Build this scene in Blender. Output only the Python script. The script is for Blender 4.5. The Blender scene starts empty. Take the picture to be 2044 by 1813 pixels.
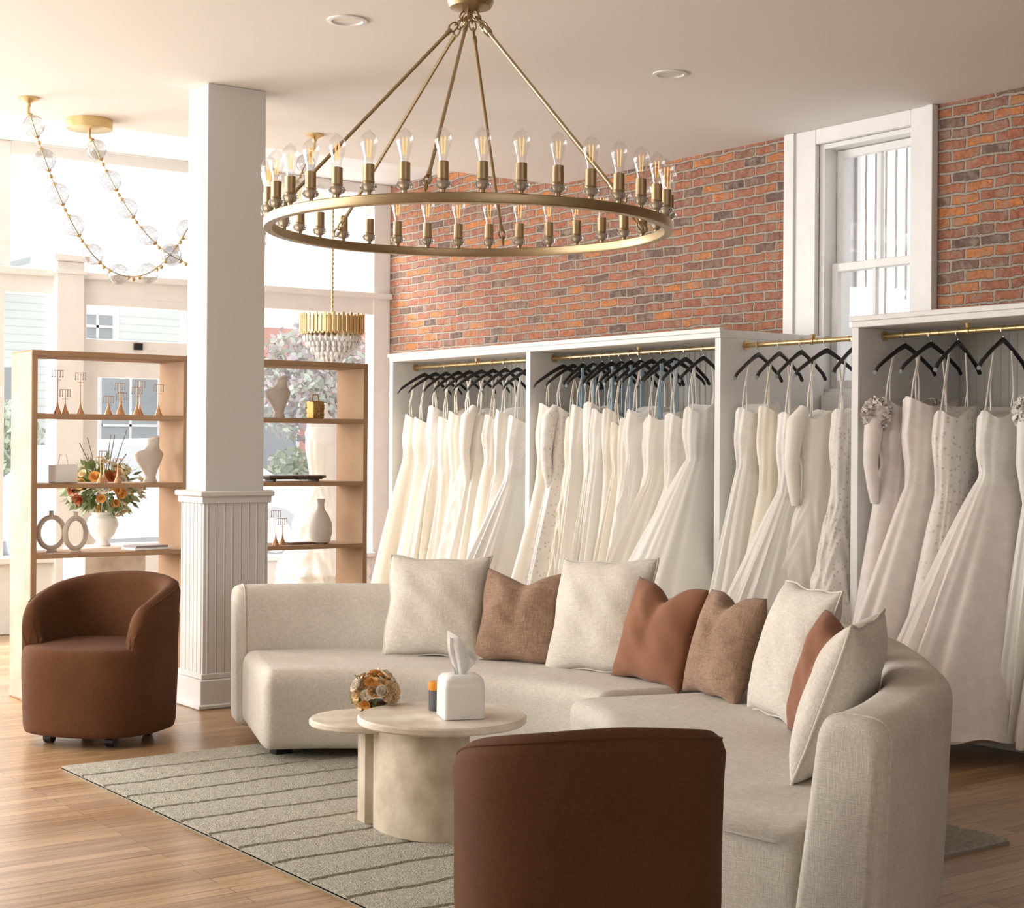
import bpy, math, random
from mathutils import Matrix, Vector
from math import sin, cos, pi, radians, sqrt, exp
random.seed(7)
D = bpy.data
COL = bpy.context.scene.collection

# ------------------------------------------------------------------ materials
def M(name, base, rough=0.6, metal=0.0, var=None, vscale=8, bump=None, sheen=0, emis=None, estr=0, trans=0, alpha=1, spec=0.5, sss=0, coat=0, detail=4, rng=(.35, .65)):
    m = D.materials.new(name); m.use_nodes = True
    nt = m.node_tree; N = nt.nodes; L = nt.links
    b = N['Principled BSDF']
    b.inputs['Base Color'].default_value = (*base, 1)
    b.inputs['Roughness'].default_value = rough
    b.inputs['Metallic'].default_value = metal
    b.inputs['Specular IOR Level'].default_value = spec
    if sheen: b.inputs['Sheen Weight'].default_value = sheen
    if trans: b.inputs['Transmission Weight'].default_value = trans
    if coat: b.inputs['Coat Weight'].default_value = coat
    if emis:
        b.inputs['Emission Color'].default_value = (*emis, 1); b.inputs['Emission Strength'].default_value = estr
    tc = N.new('ShaderNodeTexCoord')
    if var is None: var = tuple(c*0.95 for c in base)
    n = N.new('ShaderNodeTexNoise'); n.inputs['Scale'].default_value = vscale; n.inputs['Detail'].default_value = detail
    L.new(tc.outputs['Object'], n.inputs['Vector'])
    mx = N.new('ShaderNodeMix'); mx.data_type = 'RGBA'
    mx.inputs[6].default_value = (*base, 1); mx.inputs[7].default_value = (*var, 1)
    r = N.new('ShaderNodeMapRange'); r.inputs[1].default_value = rng[0]; r.inputs[2].default_value = rng[1]
    L.new(n.outputs['Fac'], r.inputs[0]); L.new(r.outputs[0], mx.inputs[0]); L.new(mx.outputs[2], b.inputs['Base Color'])
    if bump:
        bn = N.new('ShaderNodeTexNoise'); bn.inputs['Scale'].default_value = bump[0]; bn.inputs['Detail'].default_value = 3
        L.new(tc.outputs['Object'], bn.inputs['Vector'])
        bb = N.new('ShaderNodeBump'); bb.inputs['Strength'].default_value = bump[1]; bb.inputs['Distance'].default_value = bump[2] if len(bump) > 2 else .005
        L.new(bn.outputs['Fac'], bb.inputs['Height']); L.new(bb.outputs[0], b.inputs['Normal'])
    return m

def fabric(name, c1, c2, scale=260, strength=.5, contrast=(.88, 1.09), sheen=.12):
    m = M(name, c1, .92, var=c2, vscale=5, spec=.12, sheen=sheen)
    nt = m.node_tree; N = nt.nodes; L = nt.links; b = N['Principled BSDF']
    tc = N.new('ShaderNodeTexCoord')
    hs = []
    for sc in ((1, 1, .12), (.15, .15, 1)):
        mp = N.new('ShaderNodeMapping'); mp.inputs['Scale'].default_value = sc
        L.new(tc.outputs['Object'], mp.inputs['Vector'])
        n = N.new('ShaderNodeTexNoise'); n.inputs['Scale'].default_value = scale; n.inputs['Detail'].default_value = 2
        L.new(mp.outputs[0], n.inputs['Vector']); hs.append(n)
    ad = N.new('ShaderNodeMath'); ad.operation = 'ADD'
    L.new(hs[0].outputs['Fac'], ad.inputs[0]); L.new(hs[1].outputs['Fac'], ad.inputs[1])
    bb = N.new('ShaderNodeBump'); bb.inputs['Strength'].default_value = strength; bb.inputs['Distance'].default_value = .003
    L.new(ad.outputs[0], bb.inputs['Height']); L.new(bb.outputs[0], b.inputs['Normal'])
    src = b.inputs['Base Color'].links[0].from_socket
    mx = N.new('ShaderNodeMix'); mx.data_type = 'RGBA'; mx.blend_type = 'MULTIPLY'
    mr = N.new('ShaderNodeMapRange'); mr.inputs[1].default_value = .75; mr.inputs[2].default_value = 1.25; mr.inputs[3].default_value = contrast[0]; mr.inputs[4].default_value = contrast[1]
    L.new(ad.outputs[0], mr.inputs[0])
    mx.inputs[0].default_value = 1
    L.new(src, mx.inputs[6]); L.new(mr.outputs[0], mx.inputs[7]); L.new(mx.outputs[2], b.inputs['Base Color'])
    return m

def brick_mat():
    m = D.materials.new('red_brick'); m.use_nodes = True
    nt = m.node_tree; N = nt.nodes; L = nt.links; b = N['Principled BSDF']
    b.inputs['Roughness'].default_value = .9; b.inputs['Specular IOR Level'].default_value = .2
    tc = N.new('ShaderNodeTexCoord'); sp = N.new('ShaderNodeSeparateXYZ'); cb = N.new('ShaderNodeCombineXYZ')
    L.new(tc.outputs['Object'], sp.inputs[0])
    L.new(sp.outputs['Y'], cb.inputs[0]); L.new(sp.outputs['Z'], cb.inputs[1])
    def warp(scale, amt, src):
        dn = N.new('ShaderNodeTexNoise'); dn.inputs['Scale'].default_value = scale; dn.inputs['Detail'].default_value = 2
        L.new(tc.outputs['Object'], dn.inputs['Vector'])
        sb = N.new('ShaderNodeVectorMath'); sb.operation = 'SUBTRACT'; sb.inputs[1].default_value = (.5, .5, .5)
        L.new(dn.outputs['Color'], sb.inputs[0])
        sc = N.new('ShaderNodeVectorMath'); sc.operation = 'SCALE'; sc.inputs['Scale'].default_value = amt
        L.new(sb.outputs[0], sc.inputs[0])
        ad = N.new('ShaderNodeVectorMath'); L.new(src, ad.inputs[0]); L.new(sc.outputs[0], ad.inputs[1]); return ad.outputs[0]
    vec = warp(55, .014, warp(8, .028, cb.outputs[0]))
    t = N.new('ShaderNodeTexBrick')
    t.inputs['Scale'].default_value = 1; t.inputs['Brick Width'].default_value = .185; t.inputs['Row Height'].default_value = .059
    t.inputs['Mortar Size'].default_value = .0095; t.inputs['Mortar Smooth'].default_value = .5; t.inputs['Bias'].default_value = 0
    t.inputs['Color1'].default_value = (0, 0, 0, 1); t.inputs['Color2'].default_value = (1, 1, 1, 1); t.inputs['Mortar'].default_value = (.5, .5, .5, 1)
    L.new(vec, t.inputs['Vector'])
    ramp = N.new('ShaderNodeValToRGB'); e = ramp.color_ramp
    e.elements[0].position = 0; e.elements[0].color = (.16, .115, .10, 1)
    e.elements[1].position = 1; e.elements[1].color = (.56, .215, .08, 1)
    for p, c in ((.10, (.24, .145, .115)), (.22, (.35, .155, .105)), (.38, (.43, .175, .11)), (.52, (.34, .14, .10)), (.66, (.48, .19, .095)), (.78, (.38, .155, .105)), (.9, (.54, .215, .09))):
        k = e.elements.new(p); k.color = (*c, 1)
    L.new(t.outputs['Color'], ramp.inputs[0])
    n3 = N.new('ShaderNodeTexNoise'); n3.inputs['Scale'].default_value = 45; n3.inputs['Detail'].default_value = 5
    L.new(tc.outputs['Object'], n3.inputs['Vector'])
    mr3 = N.new('ShaderNodeMapRange'); mr3.inputs[1].default_value = .3; mr3.inputs[2].default_value = .7; mr3.inputs[3].default_value = .7; mr3.inputs[4].default_value = 1.28
    L.new(n3.outputs['Fac'], mr3.inputs[0])
    mm = N.new('ShaderNodeMix'); mm.data_type = 'RGBA'; mm.blend_type = 'MULTIPLY'; mm.inputs[0].default_value = 1
    L.new(ramp.outputs[0], mm.inputs[6]); L.new(mr3.outputs[0], mm.inputs[7])
    n2 = N.new('ShaderNodeTexNoise'); n2.inputs['Scale'].default_value = 12; n2.inputs['Detail'].default_value = 9; n2.inputs['Roughness'].default_value = .76
    L.new(tc.outputs['Object'], n2.inputs['Vector'])
    mr = N.new('ShaderNodeMapRange'); mr.inputs[1].default_value = .49; mr.inputs[2].default_value = .61; mr.inputs[4].default_value = .85
    L.new(n2.outputs['Fac'], mr.inputs[0])
    mx = N.new('ShaderNodeMix'); mx.data_type = 'RGBA'; mx.inputs[7].default_value = (.37, .275, .215, 1)
    L.new(mr.outputs[0], mx.inputs[0]); L.new(mm.outputs[2], mx.inputs[6])
    m2 = N.new('ShaderNodeMix'); m2.data_type = 'RGBA'; m2.inputs[7].default_value = (.42, .36, .30, 1)
    L.new(t.outputs['Fac'], m2.inputs[0]); L.new(mx.outputs[2], m2.inputs[6]); L.new(m2.outputs[2], b.inputs['Base Color'])
    inv = N.new('ShaderNodeMath'); inv.operation = 'MULTIPLY_ADD'; inv.inputs[1].default_value = -1; L.new(t.outputs['Fac'], inv.inputs[0]); L.new(n2.outputs['Fac'], inv.inputs[2])
    bb = N.new('ShaderNodeBump'); bb.inputs['Strength'].default_value = .9; bb.inputs['Distance'].default_value = .016
    L.new(inv.outputs[0], bb.inputs['Height']); L.new(bb.outputs[0], b.inputs['Normal'])
    return m

def floor_mat():
    m = D.materials.new('oak_strip_floor'); m.use_nodes = True
    nt = m.node_tree; N = nt.nodes; L = nt.links; b = N['Principled BSDF']
    b.inputs['Roughness'].default_value = .28; b.inputs['Specular IOR Level'].default_value = .6
    tc = N.new('ShaderNodeTexCoord')
    t = N.new('ShaderNodeTexBrick'); t.inputs['Scale'].default_value = 1; t.inputs['Brick Width'].default_value = 1.3; t.inputs['Row Height'].default_value = .062
    t.inputs['Mortar Size'].default_value = .0018; t.inputs['Color1'].default_value = (0, 0, 0, 1); t.inputs['Color2'].default_value = (1, 1, 1, 1)
    t.inputs['Mortar'].default_value = (.5, .5, .5, 1); t.offset = .37
    L.new(tc.outputs['Object'], t.inputs['Vector'])
    mp = N.new('ShaderNodeMapping'); mp.inputs['Scale'].default_value = (1.2, 22, 1); L.new(tc.outputs['Object'], mp.inputs['Vector'])
    n = N.new('ShaderNodeTexNoise'); n.inputs['Scale'].default_value = 3; n.inputs['Detail'].default_value = 6; L.new(mp.outputs[0], n.inputs['Vector'])
    ramp = N.new('ShaderNodeValToRGB'); e = ramp.color_ramp
    e.elements[0].color = (.23, .122, .056, 1); e.elements[1].color = (.50, .32, .175, 1)
    ad = N.new('ShaderNodeMath'); ad.operation = 'MULTIPLY_ADD'; ad.inputs[1].default_value = .6
    L.new(t.outputs['Color'], ad.inputs[0])
    sub = N.new('ShaderNodeMath'); sub.operation = 'MULTIPLY_ADD'; sub.inputs[1].default_value = 1.6; sub.inputs[2].default_value = -.55
    L.new(n.outputs['Fac'], sub.inputs[0]); L.new(sub.outputs[0], ad.inputs[2]); L.new(ad.outputs[0], ramp.inputs[0])
    m2 = N.new('ShaderNodeMix'); m2.data_type = 'RGBA'; m2.inputs[7].default_value = (.13, .07, .035, 1)
    L.new(t.outputs['Fac'], m2.inputs[0]); L.new(ramp.outputs[0], m2.inputs[6]); L.new(m2.outputs[2], b.inputs['Base Color'])
    bb = N.new('ShaderNodeBump'); bb.inputs['Strength'].default_value = .25; bb.inputs['Distance'].default_value = .002; bb.invert = True
    L.new(t.outputs['Fac'], bb.inputs['Height']); L.new(bb.outputs[0], b.inputs['Normal'])
    return m

def siding_mat(name, c, row=.12):
    m = D.materials.new(name); m.use_nodes = True
    nt = m.node_tree; N = nt.nodes; L = nt.links; b = N['Principled BSDF']
    tc = N.new('ShaderNodeTexCoord'); sp = N.new('ShaderNodeSeparateXYZ'); L.new(tc.outputs['Object'], sp.inputs[0])
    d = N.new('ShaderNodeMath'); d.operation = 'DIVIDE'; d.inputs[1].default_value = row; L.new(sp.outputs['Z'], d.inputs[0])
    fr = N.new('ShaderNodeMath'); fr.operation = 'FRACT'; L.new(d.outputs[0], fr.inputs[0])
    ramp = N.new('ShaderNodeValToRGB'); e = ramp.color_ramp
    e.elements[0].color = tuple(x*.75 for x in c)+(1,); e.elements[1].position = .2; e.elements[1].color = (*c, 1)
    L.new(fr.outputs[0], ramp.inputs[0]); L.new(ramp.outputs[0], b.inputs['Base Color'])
    b.inputs['Roughness'].default_value = .8
    return m

def thin_glass(name, tint=(1, 1, 1), gloss=.12, rough=.02, edge=None):
    m = D.materials.new(name); m.use_nodes = True
    nt = m.node_tree; N = nt.nodes; L = nt.links
    N.remove(N['Principled BSDF']); o = N['Material Output']
    tr = N.new('ShaderNodeBsdfTransparent'); tr.inputs[0].default_value = (*tint, 1)
    gl = N.new('ShaderNodeBsdfGlossy'); gl.inputs['Roughness'].default_value = rough
    lw = N.new('ShaderNodeLayerWeight'); lw.inputs[0].default_value = .35
    mr = N.new('ShaderNodeMapRange'); mr.inputs[3].default_value = gloss*.4; mr.inputs[4].default_value = min(1, gloss*5)
    L.new(lw.outputs['Facing'], mr.inputs[0])
    if edge:
        rp = N.new('ShaderNodeValToRGB'); rp.color_ramp.elements[0].color = (*tint, 1); rp.color_ramp.elements[0].position = .35
        rp.color_ramp.elements[1].color = (*edge, 1); rp.color_ramp.elements[1].position = .95
        L.new(lw.outputs['Facing'], rp.inputs[0])
        tcn = N.new('ShaderNodeTexCoord'); vo = N.new('ShaderNodeTexVoronoi'); vo.feature = 'DISTANCE_TO_EDGE'; vo.inputs['Scale'].default_value = 42
        L.new(tcn.outputs['Object'], vo.inputs['Vector'])
        m3 = N.new('ShaderNodeMapRange'); m3.inputs[2].default_value = .10; m3.inputs[3].default_value = .80; m3.inputs[4].default_value = 1
        L.new(vo.outputs['Distance'], m3.inputs[0])
        mm = N.new('ShaderNodeMix'); mm.data_type = 'RGBA'; mm.blend_type = 'MULTIPLY'; mm.inputs[0].default_value = 1
        L.new(rp.outputs[0], mm.inputs[6]); L.new(m3.outputs[0], mm.inputs[7]); L.new(mm.outputs[2], tr.inputs[0])
    mx = N.new('ShaderNodeMixShader'); L.new(mr.outputs[0], mx.inputs[0]); L.new(tr.outputs[0], mx.inputs[1]); L.new(gl.outputs[0], mx.inputs[2])
    L.new(mx.outputs[0], o.inputs[0])
    return m

def lace_mat(name='beaded_lace', scale=38, k=.7, base=(.80, .76, .71), dot=(.55, .47, .40)):
    m = M(name, base, .6, var=tuple(c*.92 for c in base), vscale=20, spec=.4)
    nt = m.node_tree; N = nt.nodes; L = nt.links; b = N['Principled BSDF']
    tc = N.new('ShaderNodeTexCoord'); v = N.new('ShaderNodeTexVoronoi'); v.inputs['Scale'].default_value = scale
    L.new(tc.outputs['Object'], v.inputs['Vector'])
    mr = N.new('ShaderNodeMapRange'); mr.inputs[1].default_value = .2; mr.inputs[2].default_value = .32; mr.inputs[3].default_value = 1; mr.inputs[4].default_value = 0
    L.new(v.outputs['Distance'], mr.inputs[0])
    src = b.inputs['Base Color'].links[0].from_socket
    mx = N.new('ShaderNodeMix'); mx.data_type = 'RGBA'; mx.inputs[7].default_value = (*dot, 1)
    ml = N.new('ShaderNodeMath'); ml.operation = 'MULTIPLY'; ml.inputs[1].default_value = k
    L.new(mr.outputs[0], ml.inputs[0])
    L.new(ml.outputs[0], mx.inputs[0]); L.new(src, mx.inputs[6]); L.new(mx.outputs[2], b.inputs['Base Color'])
    L.new(ml.outputs[0], b.inputs['Metallic'])
    return m

paint = M('white_trim_paint', (.82, .815, .80), .45, bump=(60, .03))
bayp = M('bay_paint', (.86, .86, .85), .6)
ceilp = M('ceiling_paint', (.83, .79, .74), .85, var=(.82, .78, .73), vscale=1)
wallp = M('wall_paint', (.82, .81, .78), .8)
colp = M('column_paint', (.67, .655, .635), .5, var=(.66, .645, .625), vscale=2)
brick = brick_mat(); floorm = floor_mat()
cabp = M('closet_paint', (.80, .79, .765), .5)
cabi = M('closet_interior', (.68, .66, .61), .7)
gold = M('brushed_brass', (.66, .49, .25), .32, .95, bump=(300, .05))
agold = M('antique_brass', (.42, .315, .185), .38, .9)
black = M('black_lacquer', (.012, .012, .014), .35)
steel = M('steel', (.5, .5, .5), .3, 1)
glass = thin_glass('clear_glass', gloss=.10, tint=(.97, .97, .97))
pane = thin_glass('window_glass', gloss=.03)
crystal = thin_glass('crackle_crystal', tint=(.84, .84, .84), gloss=.12, rough=.08, edge=(.46, .46, .45))
filament = M('filament', (.8, .35, .08), .5, emis=(1, .45, .12), estr=1.2)
sofam = fabric('linen_upholstery', (.62, .575, .505), (.575, .53, .465), 300)
creamp = fabric('cream_linen', (.68, .635, .56), (.635, .59, .52), 240, .6)
tanp = fabric('tan_boucle', (.36, .235, .165), (.28, .175, .12), 190, .9, (.78, 1.2))
brownp = fabric('cognac_velvet', (.29, .135, .08), (.245, .11, .064), 400, .15, (.95, 1.05))
chairm = fabric('brown_upholstery', (.115, .049, .022), (.098, .041, .0185), 380, .3, sheen=.03)
rugm = M('wool_rug', (.56, .53, .445), .95, var=(.38, .352, .285), vscale=75, bump=(160, 1, .014), spec=.1, detail=6)
rugd = M('rug_groove', (.27, .245, .19), 1)
trav = M('travertine', (.73, .66, .565), .45, var=(.54, .445, .345), vscale=7, bump=(30, .25), detail=10, rng=(.42, .66))
travb = M('travertine_base', (.60, .51, .40), .55, var=(.42, .335, .24), vscale=9, bump=(40, .35), detail=9)
oak = M('light_oak', (.40, .255, .15), .8, var=(.33, .205, .12), vscale=3, bump=(80, .1), spec=.15)
oak2 = M('grey_oak', (.50, .405, .32), .8, var=(.40, .315, .245), vscale=5, spec=.15)
ceram = M('white_ceramic', (.84, .83, .80), .25)
matc = M('beige_ceramic', (.60, .53, .46), .8, bump=(90, .3))
silk = M('ivory_satin', (.84, .80, .72), .5, var=(.82, .775, .69), vscale=2, sheen=.3)
silk2 = M('white_tulle', (.85, .825, .775), .8, var=(.83, .80, .745), vscale=3, sheen=.5)
silk3 = M('cream_crepe', (.82, .76, .65), .65, var=(.80, .735, .62), vscale=2)
blush = lace_mat('blush_sequin_tulle', 90, .35, (.80, .735, .695), (.95, .92, .9))
bluef = M('blue_satin', (.35, .50, .62), .5)
lace = lace_mat()
bodl = lace_mat('bodice_lace', 70, .45, (.84, .81, .76), (.68, .62, .55))
tissuem = M('tissue', (.9, .89, .88), .9)

# ------------------------------------------------------------------ geometry helper
class Geo:
    def __init__(s): s.v = []; s.f = []; s.m = []
    def add(s, vs, fs, mi=0, T=None):
        o = len(s.v)
        s.v += [tuple(T @ Vector(p)) if T else tuple(p) for p in vs]
        s.f += [tuple(i+o for i in f) for f in fs]; s.m += [mi]*len(fs); return s
    def box(s, x0, x1, y0, y1, z0, z1, mi=0, T=None, b=0):
        b = min(b, .3*min(x1-x0, y1-y0, z1-z0))
        if b <= 0:
            vs = [(x, y, z) for z in (z0, z1) for y in (y0, y1) for x in (x0, x1)]
            return s.add(vs, [(0, 2, 3, 1), (4, 5, 7, 6), (0, 1, 5, 4), (2, 6, 7, 3), (0, 4, 6, 2), (1, 3, 7, 5)], mi, T)
        pts = []; c = b*.6
        for zz, i in ((z0, b), (z0+b, 0), (z1-b, 0), (z1, b)):
            a0, a1, b0, b1 = x0+i, x1-i, y0+i, y1-i
            pts += [(a0+c, b0, zz), (a1-c, b0, zz), (a1, b0+c, zz), (a1, b1-c, zz), (a1-c, b1, zz), (a0+c, b1, zz), (a0, b1-c, zz), (a0, b0+c, zz)]
        fs = []
        for k in range(3):
            for i in range(8):
                j = (i+1) % 8; fs.append((k*8+i, k*8+j, k*8+8+j, k*8+8+i))
        fs.append(tuple(range(7, -1, -1))); fs.append(tuple(range(24, 32)))
        return s.add(pts, fs, mi, T)
    def loft(s, rings, mi=0, T=None, cap0=True, cap1=True, closed=True):
        n = len(rings[0]); vs = [p for r in rings for p in r]; fs = []
        for k in range(len(rings)-1):
            for i in range(n if closed else n-1):
                j = (i+1) % n; fs.append((k*n+i, k*n+j, (k+1)*n+j, (k+1)*n+i))
        if cap0: fs.append(tuple(range(n-1, -1, -1)))
        if cap1: fs.append(tuple((len(rings)-1)*n+i for i in range(n)))
        return s.add(vs, fs, mi, T)
    def lathe(s, prof, c=(0, 0, 0), mi=0, seg=24, T=None, cap=True):
        rings = [[(c[0]+r*cos(2*pi*i/seg), c[1]+r*sin(2*pi*i/seg), c[2]+z) for i in range(seg)] for r, z in prof]
        return s.loft(rings, mi, T, cap, cap)
    def tube(s, pts, r, mi=0, seg=8, T=None, closed=False):
        pts = [Vector(p) for p in pts]; n = len(pts); rings = []
        up = None
        for i, p in enumerate(pts):
            if closed: d = pts[(i+1) % n]-pts[i-1]
            else: d = pts[min(i+1, n-1)]-pts[max(i-1, 0)]
            d.normalize()
            if up is None:
                up = Vector((0, 0, 1)) if abs(d.z) < .9 else Vector((1, 0, 0))
            a = d.cross(up)
            if a.length < 1e-4: a = d.cross(Vector((.3, 1, .2)))
            a.normalize(); bb = a.cross(d).normalized(); up = bb
            rr = r[i] if isinstance(r, (list, tuple)) else r
            rings.append([tuple(p+a*rr*cos(2*pi*k/seg)+bb*rr*sin(2*pi*k/seg)) for k in range(seg)])
        if closed:
            rings.append(rings[0]); return s.loft(rings, mi, T, False, False)
        return s.loft(rings, mi, T)
    def sphere(s, c, r, mi=0, seg=16, n=10, sz=1, T=None):
        prof = [(max(r*sin(pi*k/n), 1e-4), -r*sz*cos(pi*k/n)) for k in range(n+1)]
        return s.lathe(prof, c, mi, seg, T)
    def build(s, name, mats, loc=(0, 0, 0), rz=0, parent=None, smooth=True, scale=1, angle=35, rot=None):
        me = D.meshes.new(name); me.from_pydata(s.v, [], s.f)
        if not isinstance(mats, (list, tuple)): mats = [mats]
        for m in mats: me.materials.append(m)
        me.polygons.foreach_set('material_index', s.m)
        import bmesh
        bm = bmesh.new(); bm.from_mesh(me); bmesh.ops.recalc_face_normals(bm, faces=bm.faces); bm.to_mesh(me); bm.free()
        if smooth:
            me.shade_smooth(); me.set_sharp_from_angle(angle=radians(angle))
        o = D.objects.new(name, me); COL.objects.link(o)
        o.location = loc; o.rotation_euler = rot if rot else (0, 0, rz); o.scale = (scale,)*3
        if parent: o.parent = parent
        return o

def root(name, loc=(0, 0, 0), rz=0, scale=1):
    o = D.objects.new(name, None); COL.objects.link(o); o.location = loc; o.rotation_euler = (0, 0, rz)
    o.scale = scale if isinstance(scale, tuple) else (scale,)*3
    o.empty_display_size = .1
    return o
def wbox(name, x0, x1, y0, y1, z0, z1, m, b=0, parent=None):
    c = ((x0+x1)/2, (y0+y1)/2, (z0+z1)/2)
    g = Geo().box(x0-c[0], x1-c[0], y0-c[1], y1-c[1], z0-c[2], z1-c[2], b=b)
    return g.build(name, m, c, parent=parent, smooth=b > 0)

ZC = 3.21; XR = 6.92; YW = 11.3; YE = 9.0; ZB = 3.49; XL = -1.6; YB = -3.0

# ------------------------------------------------------------------ room shell
wbox('floor', XL-.1, XR+.1, YB-.1, YW+.1, -.1, 0, floorm)
wbox('ceiling', XL-.1, XR+.1, YB-.1, YE, ZC, ZC+.4, ceilp)
wbox('ceiling_bay', XL-.1, XR+.1, YE, YW+.1, ZB, ZB+.12, bayp)
HY0, HY1, HZ0, HZ1 = 5.80, 6.50, 1.67, 3.12
g = Geo()
g.box(XR, XR+.3, YB, HY0, 0, 3.62); g.box(XR, XR+.3, HY1, YW+.1, 0, 3.62)
g.box(XR, XR+.3, HY0, HY1, 0, HZ0); g.box(XR, XR+.3, HY0, HY1, HZ1, 3.62)
g.build('wall_right', brick, smooth=False)
wbox('wall_back', XL, XR, YB-.12, YB, 0, ZC, wallp)
wbox('wall_left', XL-.12, XL, YB, YW+.1, 0, ZB, wallp)
wbox('baseboard_right', XR-.02, XR, YB, 3.3, 0, .16, paint, .004)

# side window
w = root('window_1', (XR, 6.15, 2.4))
g = Geo()
def L2(x0, x1, y0, y1, z0, z1, b=.004): g.box(x0-XR, x1-XR, y0-6.15, y1-6.15, z0-2.4, z1-2.4, b=b)
L2(XR-.035, XR-.001, 6.50, 6.72, 1.66, ZC)   # casings
L2(XR-.05, XR-.001, 6.66, 6.74, 1.66, ZC)
L2(XR-.035, XR-.001, 5.66, 5.80, 1.66, ZC)
L2(XR-.05, XR-.001, 5.64, 5.69, 1.66, ZC)
L2(XR-.034, XR-.001, 5.80, 6.50, 3.12, ZC)
L2(XR-.05, XR+.02, 5.60, 6.76, 1.62, 1.68)
for (x, z0, z1) in ((XR+.10, 2.38, HZ1-.03), (XR+.06, HZ0+.03, 2.43)):
    L2(x, x+.035, HY1-.09, HY1-.042, z0, z1); L2(x, x+.035, HY0+.032, HY0+.07, z0, z1)
    L2(x, x+.034, HY0+.07, HY1-.09, z1-.05, z1-.001); L2(x, x+.034, HY0+.07, HY1-.09, z0+.001, z0+.05)
    L2(x, x+.03, 6.122, 6.148, z0+.05, z1-.05)
g.build('sash_and_casing', paint, parent=w)
g = Geo()
L2(XR+.001, XR+.31, HY1-.04, HY1-.001, HZ0, HZ1, 0); L2(XR+.001, XR+.31, HY0+.001, HY0+.03, HZ0, HZ1, 0)
L2(XR+.001, XR+.31, HY0+.03, HY1-.04, HZ1-.028, HZ1-.001, 0); L2(XR+.001, XR+.31, HY0+.03, HY1-.04, HZ0+.001, HZ0+.03, 0)
g.build('jambs', paint, parent=w, smooth=False)
g = Geo(); g.box(.11, .114, -.32, .30, -.68, .68); g.build('pane', pane, parent=w, smooth=False)
g = Geo()
for k in range(9): g.tube([(.26, -.30+k*.075, -.70), (.26, -.30+k*.075, .69)], .007)
g.build('security_bars', M('bar_paint', (.55, .52, .51)), parent=w)

# storefront window wall
g = Geo()
def F(x0, x1, z0, z1, y0=YW-.06, y1=YW+.06, b=.006): g.box(x0, x1, y0, y1, z0, z1, b=b)
F(XL, XR, 3.40, ZB)
F(XL, XR, 2.42, 2.57)
F(XL, XR, 2.55, 2.60, YW-.10, YW+.065)
F(6.76, XR-.002, 0, ZB, YW-.065, YW+.065)
F(5.22, 5.40, 0, ZB, YW-.065, YW+.065)
F(3.66, 3.78, 2.57, ZB, YW-.065, YW+.065)
for x in (-1.5, 0.0, 1.8): F(x, x+.14, 0, ZB, YW-.065, YW+.065)
F(XL, 4.1, 0, .50); F(5.40, 6.76, 0, .45)
F(XL, 4.1, .50, .55, YW-.12, YW+.07); F(5.40, 6.76, .45, .49, YW-.12, YW+.07)
F(3.62, 3.74, .5, 2.45, YW-.064, YW+.064)
g.build('wall_front', paint, smooth=True)
g = Geo(); g.box(4.09, 4.29, YW-.14, YW+.075, 0, 2.66, b=.006); g.box(4.06, 4.32, YW-.17, YW+.08, 2.66, 2.71, b=.006); g.box(4.075, 4.305, YW-.155, YW+.078, 2.57, 2.60, b=.004)
g.build('trim_1', paint)
g = Geo()
F(4.29, 5.22, 2.36, 2.43); F(4.29, 5.22, 1.98, 2.12); F(4.29, 4.34, 2.12, 2.36); F(5.12, 5.22, 2.12, 2.36)
g.box(4.70, 4.76, YW-.09, YW-.06, 2.05, 2.10, 1)
g.build('window_2', [paint, black])
g = Geo()
F(4.30, 4.44, .05, 1.97, YW-.03, YW+.02); F(5.02, 5.20, .05, 1.97, YW-.03, YW+.02); F(4.44, 5.02, 1.84, 1.97, YW-.03, YW+.02)
F(4.44, 5.02, .05, .62, YW-.03, YW+.02); F(4.50, 4.96, .14, .52, YW-.045, YW-.03)
g.tube([(4.36, YW-.03, .95), (4.36, YW-.09, .95), (4.36, YW-.09, 1.15), (4.36, YW-.03, 1.15)], .008, 1)
g.build('door_1', [paint, gold])
g = Geo(); g.box(3.74, 4.09, YW, YW+.004, .55, 2.42); g.box(5.4, 6.76, YW, YW+.004, .49, 2.42); g.box(3.78, 6.76, YW, YW+.004, 2.6, 3.4); g.box(4.44, 5.02, YW, YW+.004, .62, 1.84); g.box(4.34, 5.12, YW, YW+.004, 2.12, 2.36)
g.build('window_3', pane, smooth=False)

# column
CX, CY = 3.56, 7.57; CW, CL = .33, .235
c = root('column', (CX+CW/2, CY+CL/2, 0))
hx, hy = CW/2, CL/2
g = Geo(); g.box(-hx, hx, -hy, hy, 0, ZC, b=.004); g.build('shaft', colp, parent=c)
g = Geo(); e = .018
g.box(-hx-e, hx+e, -hy-e, hy+e, 0, 1.08)
n = 8
for k in range(n):
    x = -hx-e+.022+k*(2*hx+2*e-.044)/(n-1)
    for sy in (-1, 1): g.tube([(x, sy*(hy+e), .16), (x, sy*(hy+e), 1.06)], .0055, seg=6)
    if k < n-1: g.box(x+.008, x+.026+.014, -hy-e-.003, hy+e+.003, .16, 1.06)
n = 6
for k in range(n):
    y = -hy-e+.022+k*(2*hy+2*e-.044)/(n-1)
    for sx in (-1, 1): g.tube([(sx*(hx+e), y, .16), (sx*(hx+e), y, 1.06)], .0055, seg=6)
    if k < n-1: g.box(-hx-e-.003, hx+e+.003, y+.008, y+.038, .16, 1.06)
g.box(-hx-.045, hx+.045, -hy-.045, hy+.045, 1.085, 1.115, b=.006)
g.box(-hx-.032, hx+.032, -hy-.032, hy+.032, 1.05, 1.09, b=.004)
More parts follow.
